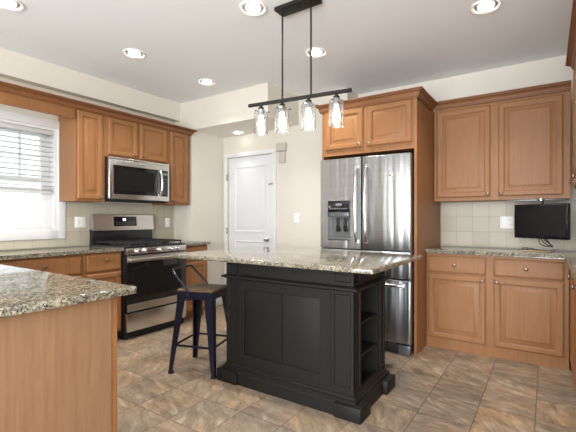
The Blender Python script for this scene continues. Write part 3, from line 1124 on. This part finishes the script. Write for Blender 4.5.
# front pilasters, frieze and the two big recessed panels
yf = Y0i + 0.012
for (a, c) in ((X0 - 0.001, X0 + 0.102), (X1 - 0.152, X1 + 0.001)):
    obj('pilaster', panel_face(a, c, 0.150, 0.756, yf), IM, il)
    obj('frieze_block', panel_face(a, c, 0.790, 0.8825, yf), IM, il)
pf = NB()
rings_rect(pf, X0 + 0.104, X1 - 0.154, 0.150, 0.756, yf, [(0, 0), (0, 0.004), (0.001, 0.0045)])
# stiles and rails around two recessed panels
for (a, c, z0, z1) in ((X0 + 0.104, X0 + 0.170, 0.150, 0.756), (X1 - 0.232, X1 - 0.154, 0.150, 0.756), (X0 + 0.170, X1 - 0.232, 0.690, 0.756), (X0 + 0.170, X1 - 0.232, 0.150, 0.215),
                       ((X0 + X1) / 2 - 0.032, (X0 + X1) / 2 - 0.014, 0.215, 0.690)):
    box(pf, a, c, yf - 0.0150, yf - 0.0040, z0, z1, bev=0.002, seg=1)
obj('front_panel', pf, IM, il)
obj('frieze', bx(X0 + 0.104, X1 - 0.154, yf - 0.008, yf, 0.790, 0.8825), IM, il)
# right end: corner posts with recessed panels and frieze blocks
for (ya, yb_) in ((Y0i, Y0i + 0.112), (Y1i - 0.088, Y1i)):
    for (z0, z1) in ((0.150, 0.756), (0.790, 0.8825)):
        t_ = panel_face(0, yb_ - ya, z0, z1, 0.0, 0.018, 0.013, 0.007)
        o2 = NB()
        merge(o2, t_, Matrix.Translation((X1 - 0.012, ya, 0)) @ Matrix.Rotation(PI / 2, 4, 'Z'))
        obj('end_post' if z0 < 0.5 else 'frieze_block', o2, IM, il)
obj('end_frieze', bx(X1 - 0.012, X1 - 0.003, Y0i + 0.114, Y1i - 0.090, 0.790, 0.8825), IM, il)
# mouldings that run round the body
loop = [(X0, Y1i), (X0, Y0i), (X1, Y0i), (X1, Y1i), (X0, Y1i)]


def band(name, prof, dy=0.0):
    bm = NB()
    P = [(X0, Y1i), (X0, Y0i), (X1, Y0i), (X1, Y1i)]
    rings = []
    sg = [(-1, 1), (-1, -1), (1, -1), (1, 1)]
    for (px, py), (sx, sy) in zip(P, sg):
        rings.append([bm.verts.new((px + sx * o, py + sy * o, z)) for o, z in prof])
    k = len(prof)
    for i in range(4):
        a, c = rings[i], rings[(i + 1) % 4]
        for j in range(k - 1):
            bm.faces.new([a[j], c[j], c[j + 1], a[j + 1]])
    return obj(name, bm, IM, il, angle=12)


band('waist_molding', [(-0.014, 0.756), (0.004, 0.756), (0.014, 0.762), (0.030, 0.767), (0.030, 0.779), (0.014, 0.784), (0.004, 0.788), (-0.014, 0.788)])
band('plinth', [(-0.02, 0.002), (0.034, 0.002), (0.034, 0.082), (0.030, 0.088), (0.024, 0.090), (0.024, 0.108), (0.012, 0.112), (0.010, 0.126), (0.002, 0.130), (0.002, 0.150), (-0.014, 0.150)])


def foot(xa, xb, ya, yb_):
    bm = NB()
    box(bm, xa, xb, ya, yb_, 0.001, 0.088, bev=0.006)
    return obj('foot_block', bm, IM, il)


for (xa, xb) in ((X0 - 0.056, X0 + 0.135), (X1 - 0.112, X1 + 0.065)):
    for (ya, yb_) in ((Y0i - 0.052, Y0i + 0.110), (Y1i - 0.130, Y1i + 0.040)):
        foot(xa, xb, ya, yb_)
tag(obj('countertop', bx(1.568, 3.281, 2.544, 3.568, 0.883, 0.916, bev=0.009, seg=3), M['granite']),
    'polished granite slab on the black kitchen island', 'countertop')

# ------------------------------------------------------------------ bar stool
sa = math.radians(17.4)
sto = thing('bar_stool', 'navy metal bar stool with a low back and wooden seat by the island', 'stool', (1.788, 2.694, 0), sa)
SH = 0.636
seat = prism([(-0.145, -0.15), (0.145, -0.15), (0.155, -0.14), (0.155, 0.14), (0.145, 0.15), (-0.145, 0.15), (-0.155, 0.14), (-0.155, -0.14)], SH - 0.004, SH + 0.012, bev=0.004)
obj('seat', seat, M['seatwood'], sto)
ap = NB()
# pressed metal skirt under the seat
for (a, c, up) in (((-0.150, -0.148), (0.150, -0.148), 0), ((0.150, 0.148), (-0.150, 0.148), 0), ((-0.150, 0.148), (-0.150, -0.148), 0), ((0.150, -0.148), (0.150, 0.148), 0)):
    bar(ap, (a[0], a[1], SH - 0.032), (c[0], c[1], SH - 0.032), 0.008, 0.054)
box(ap, -0.148, 0.148, -0.146, 0.146, SH - 0.012, SH - 0.005)
obj('apron', ap, M['navy'], sto)
for sx in (-1, 1):
    for sy in (-1, 1):
        lg = NB()
        top = Vector((sx * 0.132, sy * 0.130, SH - 0.010))
        bot = Vector((sx * 0.190, sy * 0.190, 0.0))
        # folded sheet leg: L section tapering to the foot
        def ring(p, w, th):
            return [Vector((p.x, p.y, p.z)) + Vector(q) for q in ((0.0, 0.0, 0), (-sx * w, 0, 0), (-sx * w, -sy * th, 0), (-sx * th, -sy * th, 0), (-sx * th, -sy * w, 0), (0, -sy * w, 0))]
        secs = []
        for s in (0.0, 0.25, 0.5, 0.75, 1.0):
            p = top.lerp(bot, s)
            p += Vector((sx, sy, 0)) * (0.006 * (1 - s))
            w = 0.070 * (1 - s) + 0.028 * s
            secs.append([lg.verts.new(q) for q in ring(p + Vector((sx, sy, 0)) * 0.008, w, 0.007 + 0.003 * s)])
        for a, c in zip(secs, secs[1:]):
            for i in range(6):
                lg.faces.new([a[i], a[(i + 1) % 6], c[(i + 1) % 6], c[i]])
        lg.faces.new(secs[0])
        lg.faces.new(secs[-1])
        o = obj('leg', lg, M['navy'], sto)
        ft = NB()
        box(ft, bot.x - sx * 0.024 - 0.0165, bot.x - sx * 0.024 + 0.0165 + 0.0, 0, 0, 0, 0) if False else None
        ft = bx(min(bot.x + sx * 0.010, bot.x - sx * 0.026), max(bot.x + sx * 0.010, bot.x - sx * 0.026),
                min(bot.y + sy * 0.010, bot.y - sy * 0.026), max(bot.y + sy * 0.010, bot.y - sy * 0.026), 0.0005, 0.018, bev=0.003)
        obj('rubber_foot', ft, M['dark_gap'], o)
zb, ins = 0.215, 0.163
for (a, c) in (((-ins, -ins), (ins, -ins)), ((ins, -ins), (ins, ins)), ((ins, ins), (-ins, ins)), ((-ins, ins), (-ins, -ins))):
    obj('foot_rail', bar(NB(), (a[0], a[1], zb), (c[0], c[1], zb), 0.008, 0.016), M['navy'], sto)
for (a, c) in (((-0.140, -0.140), (0.140, 0.140)), ((-0.140, 0.140), (0.140, -0.140))):
    obj('cross_brace', bar(NB(), (a[0], a[1], 0.555), (c[0], c[1], 0.555 + 0.006), 0.005, 0.014), M['navy'], sto)
bk = []
for (x, y, z) in ((-0.045, -0.162, SH - 0.035), (-0.060, -0.163, SH + 0.020), (-0.170, -0.154, 0.765), (-0.190, -0.146, 0.792), (-0.197, -0.125, 0.802),
                  (-0.197, 0.125, 0.802), (-0.190, 0.146, 0.792), (-0.170, 0.154, 0.765), (-0.060, 0.163, SH + 0.020), (-0.045, 0.162, SH - 0.035)):
    bk.append((x, y, z))
obj('backrest', tube(NB(), bk, 0.009, 10), M['navy'], sto)

# ------------------------------------------------------------------ linear pendant over the island
PY = 2.76
pd = thing('pendant_lamp', 'black four-light linear pendant hanging over the island', 'lamp', (2.63, PY, H))
zbar = lambda x: 2.041 - (x + 2.63 - 2.627) * 0.040 - H
obj('canopy', bx(-0.150, 0.180, -0.055, 0.055, -0.026, -0.0005, bev=0.002), M['bronze'], pd)
for x in (-0.115, 0.122):
    rd_ = obj('rod', tube(NB(), [(x, 0, -0.025), (x, 0, zbar(x) + 0.010)], 0.0065, 10), M['bronze'], pd)
br = bar(NB(), (-0.425, 0, zbar(-0.425)), (0.420, 0, zbar(0.420)), 0.022, 0.022)
obj('crossbar', br, M['bronze'], pd)
obj('canopy_screw', lathe(NB(), [(0.008, 0), (0.007, -0.008), (0.002, -0.010)], (0.02, 0, -0.026), 'Z', 10), M['bronze'], pd)
for x in (-0.309, -0.117, 0.103, 0.316):
    zt = zbar(x) - 0.011
    sk = obj('socket', lathe(NB(), [(0.012, 0), (0.012, -0.012), (0.021, -0.016), (0.021, -0.026)], (x, 0, zt), 'Z', 18), M['bronze'], pd)
    obj('sleeve', lathe(NB(), [(0.019, -0.0265), (0.019, -0.030), (0.021, -0.034), (0.021, -0.066), (0.018, -0.070)], (x, 0, zt), 'Z', 18), M['socket'], sk)
    b = NB()
    for a in (0.5, 0.5 + 2 * PI / 3, 0.5 + 4 * PI / 3):
        c, s = math.cos(a), math.sin(a)
        tube(b, [(x + 0.020 * c, 0.020 * s, zt - 0.050), (x + 0.060 * c, 0.060 * s, zt - 0.050)], 0.0018, 6)
        lathe(b, [(0.001, -0.0055), (0.0045, -0.003), (0.0055, 0), (0.0045, 0.003), (0.001, 0.0055)], (x + 0.060 * c, 0.060 * s, zt - 0.050), 'Z', 8)
    obj('shade_screw', b, M['bronze'], sk)
    sh = lathe(NB(), [(0.022, -0.040), (0.046, -0.042), (0.0505, -0.048), (0.0515, -0.215), (0.0485, -0.215), (0.0475, -0.051), (0.044, -0.0455), (0.022, -0.0435)], (x, 0, zt), 'Z', 32, caps=False)
    obj('glass_shade', sh, M['glass'], pd)
    bb = lathe(NB(), [(0.013, -0.070), (0.013, -0.085), (0.019, -0.112), (0.025, -0.142), (0.025, -0.162), (0.018, -0.182), (0.007, -0.192), (0.001, -0.193)], (x, 0, zt), 'Z', 20)
    obj('bulb', bb, M['bulb'], pd)


# ------------------------------------------------------------------ recessed ceiling lights
def can_light(x, y, z, label, power=1.0, s=1.0):
    t = thing('recessed_light', label, 'ceiling light', (x, y, z), 0, 'recessed ceiling lights')
    obj('trim_ring', lathe(NB(), [(0.099 * s, -0.0003), (0.098 * s, -0.009), (0.093 * s, -0.011), (0.078 * s, -0.004), (0.076 * s, -0.0004)], (0, 0, 0), 'Z', 32), M['canring'], t)
    obj('baffle', lathe(NB(), [(0.0755 * s, -0.002), (0.070 * s, -0.0025), (0.060 * s, -0.0025), (0.054 * s, -0.002)], (0, 0, 0), 'Z', 32), M['canbaffle'], t)
    obj('lens', lathe(NB(), [(0.053 * s, -0.004), (0.050 * s, -0.012), (0.034 * s, -0.018), (0.001, -0.020)], (0, 0, 0), 'Z', 32), M['lens'], t)
    l = area_light('can_glow', (x, y, z - 0.026), (0, 0, 0), 0.10, 0.10, CAN_POWER, CAN_COLOR, 'DISK')
    l.data.spread = math.radians(110)
    l.data.energy *= power
    if s < 1:
        l.data.spread = math.radians(75)
    return t


for x, y, s in ((2.353, 2.626, 'nearest the pendant canopy'), (0.978, 2.62, 'in front of the microwave cabinet'), (0.989, 3.512, 'nearest the alcove soffit'),
                (2.359, 3.52, 'seen behind the pendant rod'), (3.735, 3.521, 'nearest the right-hand wall cabinets'), (0.982, 1.62, 'at the top left corner of the photo')):
    can_light(x, y, H, 'round lit recessed ceiling light ' + s, power=0.32 if 'alcove' in s else 1.0)
can_light(0.722, 4.33, 2.3357, 'small round recessed light under the lower alcove soffit', power=0.07, s=0.85)

# ------------------------------------------------------------------ television
tv = thing('television', 'small black flat screen television under the wall cabinet', 'television', (3.850, 4.450, 1.03), -math.atan2(0.507, 0.862))
obj('bezel', bx(0.0, 0.440, 0.0, 0.040, 0.0, 0.292, bev=0.005), M['gloss_black'], tv)
obj('screen', bx(0.014, 0.426, -0.0015, 0.0, 0.024, 0.278), M['tv'], tv)
obj('mount_arm', tube(NB(), [(0.200, 0.050, 0.20), (0.200, 0.075, 0.26), (0.200, 0.075, 0.322)], 0.010, 10), M['black'], tv)
obj('mount_plate', bx(0.15, 0.25, 0.036, 0.056, 0.14, 0.23, bev=0.003), M['black'], tv)
tb = thing('under_cabinet_bracket', 'slim dark mounting rail under the wall cabinet above the television', 'bracket', (0, 0, 0))
obj('rail', bx(3.78, 4.225, 4.545, 4.575, 1.358, 1.3715, bev=0.002), M['dispenser'], tb)
obj('pivot', lathe(NB(), [(0.028, 0), (0.028, 0.012), (0.020, 0.016)], (4.05, 4.43, 1.3555), 'Z', 18), M['chrome'], tb)
pts = []
for i in range(31):
    a = i / 30
    pts.append((0.205 + 0.055 * math.sin(a * 11.0) + 0.05 * a, 0.062 + 0.012 * math.sin(a * 5), 0.03 - 0.095 * abs(math.sin(a * PI * 2)) ** 0.8))
obj('power_cord', tube(NB(), pts, 0.004, 8), M['black'], tv)
b = bx(3.905, 3.950, 4.56, 4.585, 0.9155, 0.940, bev=0.004)
tube(b, [(3.945, 4.572, 0.928), (3.975, 4.572, 0.932), (4.0, 4.565, 0.928), (4.03, 4.55, 0.921)], 0.0035, 8)
tag(obj('power_adapter', b, M['black']), 'small black plug lying on the granite under the television', 'plug')
b = prism([(3.90, 4.42), (4.12, 4.44), (4.13, 4.50), (4.00, 4.53), (3.89, 4.49)], 0.9155, 0.9235, bev=0.002)
tag(obj('wooden_tray', b, M['beige']), 'flat pale wooden piece lying on the granite under the television', 'tray')


tag(obj('white_cable', tube(NB(), [(3.800, YB - 0.0215, 1.150), (3.835, YB - 0.030, 1.110), (3.850, YB - 0.040, 1.02), (3.880, YB - 0.06, 0.955), (3.93, YB - 0.10, 0.9215), (4.00, YB - 0.13, 0.9205), (4.09, YB - 0.12, 0.9205), (4.15, YB - 0.09, 0.9205)], 0.004, 8), M['cord']),
    'thin white cable drooping from the outlet left of the television onto the granite', 'cable')

# ------------------------------------------------------------------ outlets and wall boxes
def plate(name, label, cat, loc, rz, w, h, kind):
    t = thing(name, label, cat, loc, rz)
    obj('plate', bx(-w / 2, w / 2, -0.007, -0.0005, -h / 2, h / 2, bev=0.003), M['plastic'], t)
    n = max(1, round(w / 0.06))
    for i in range(n):
        cx = (i - (n - 1) / 2) * 0.046
        if kind[i] == 'o':
            for dz in (-0.020, 0.020):
                o = obj('socket', bx(cx - 0.016, cx + 0.016, -0.0095, -0.007, dz - 0.014, dz + 0.014, bev=0.002), M['plastic'], t)
                s = NB()
                for dx in (-0.006, 0.006):
                    box(s, cx + dx - 0.001, cx + dx + 0.001, -0.0100, -0.0094, dz - 0.004, dz + 0.006)
                obj('slot', s, M['dark_gap'], o)
        else:
            o = obj('rocker', bx(cx - 0.016, cx + 0.016, -0.0100, -0.007, -0.033, 0.033, bev=0.002), M['plastic'], t)
    return t


plate('wall_outlet', 'white double outlet plate on the tile left of the range', 'outlet', (0.008, 2.640, 1.162), R_LEFT, 0.115, 0.115, 'so')
plate('wall_outlet', 'white single outlet plate on the tile right of the range', 'outlet', (0.008, 3.770, 1.150), R_LEFT, 0.07, 0.115, 'o')
plate('wall_outlet', 'white double outlet plate on the tile left of the television', 'outlet', (3.763, YB - 0.008, 1.162), 0, 0.115, 0.120, 'so')
plate('light_switch', 'pale switch plate on the wall left of the refrigerator', 'switch', (1.566, 4.44, 1.205), 0, 0.07, 0.115, 's')
t = thing('door_chime', 'cream louvred chime box, the upper of two boxes right of the door', 'chime', (1.315, YD, 2.100), 0)
b = bx(-0.070, 0.070, -0.045, -0.001, -0.052, 0.052, bev=0.005)
obj('housing', b, M['cream'], t)
for k in range(3):
    obj('louvre', bx(-0.055, 0.055, -0.050, -0.0455, -0.036 + k * 0.030, -0.020 + k * 0.030, bev=0.002), M['cream'], t)
t = thing('keypad', 'narrow cream wall box, the lower of two boxes right of the door', 'keypad', (1.323, YD, 1.970), 0)
obj('housing', bx(-0.046, 0.046, -0.035, -0.001, -0.070, 0.070, bev=0.005), M['cream'], t)
obj('cover', bx(-0.030, 0.030, -0.040, -0.0355, -0.050, 0.030, bev=0.002), M['cream'], t)
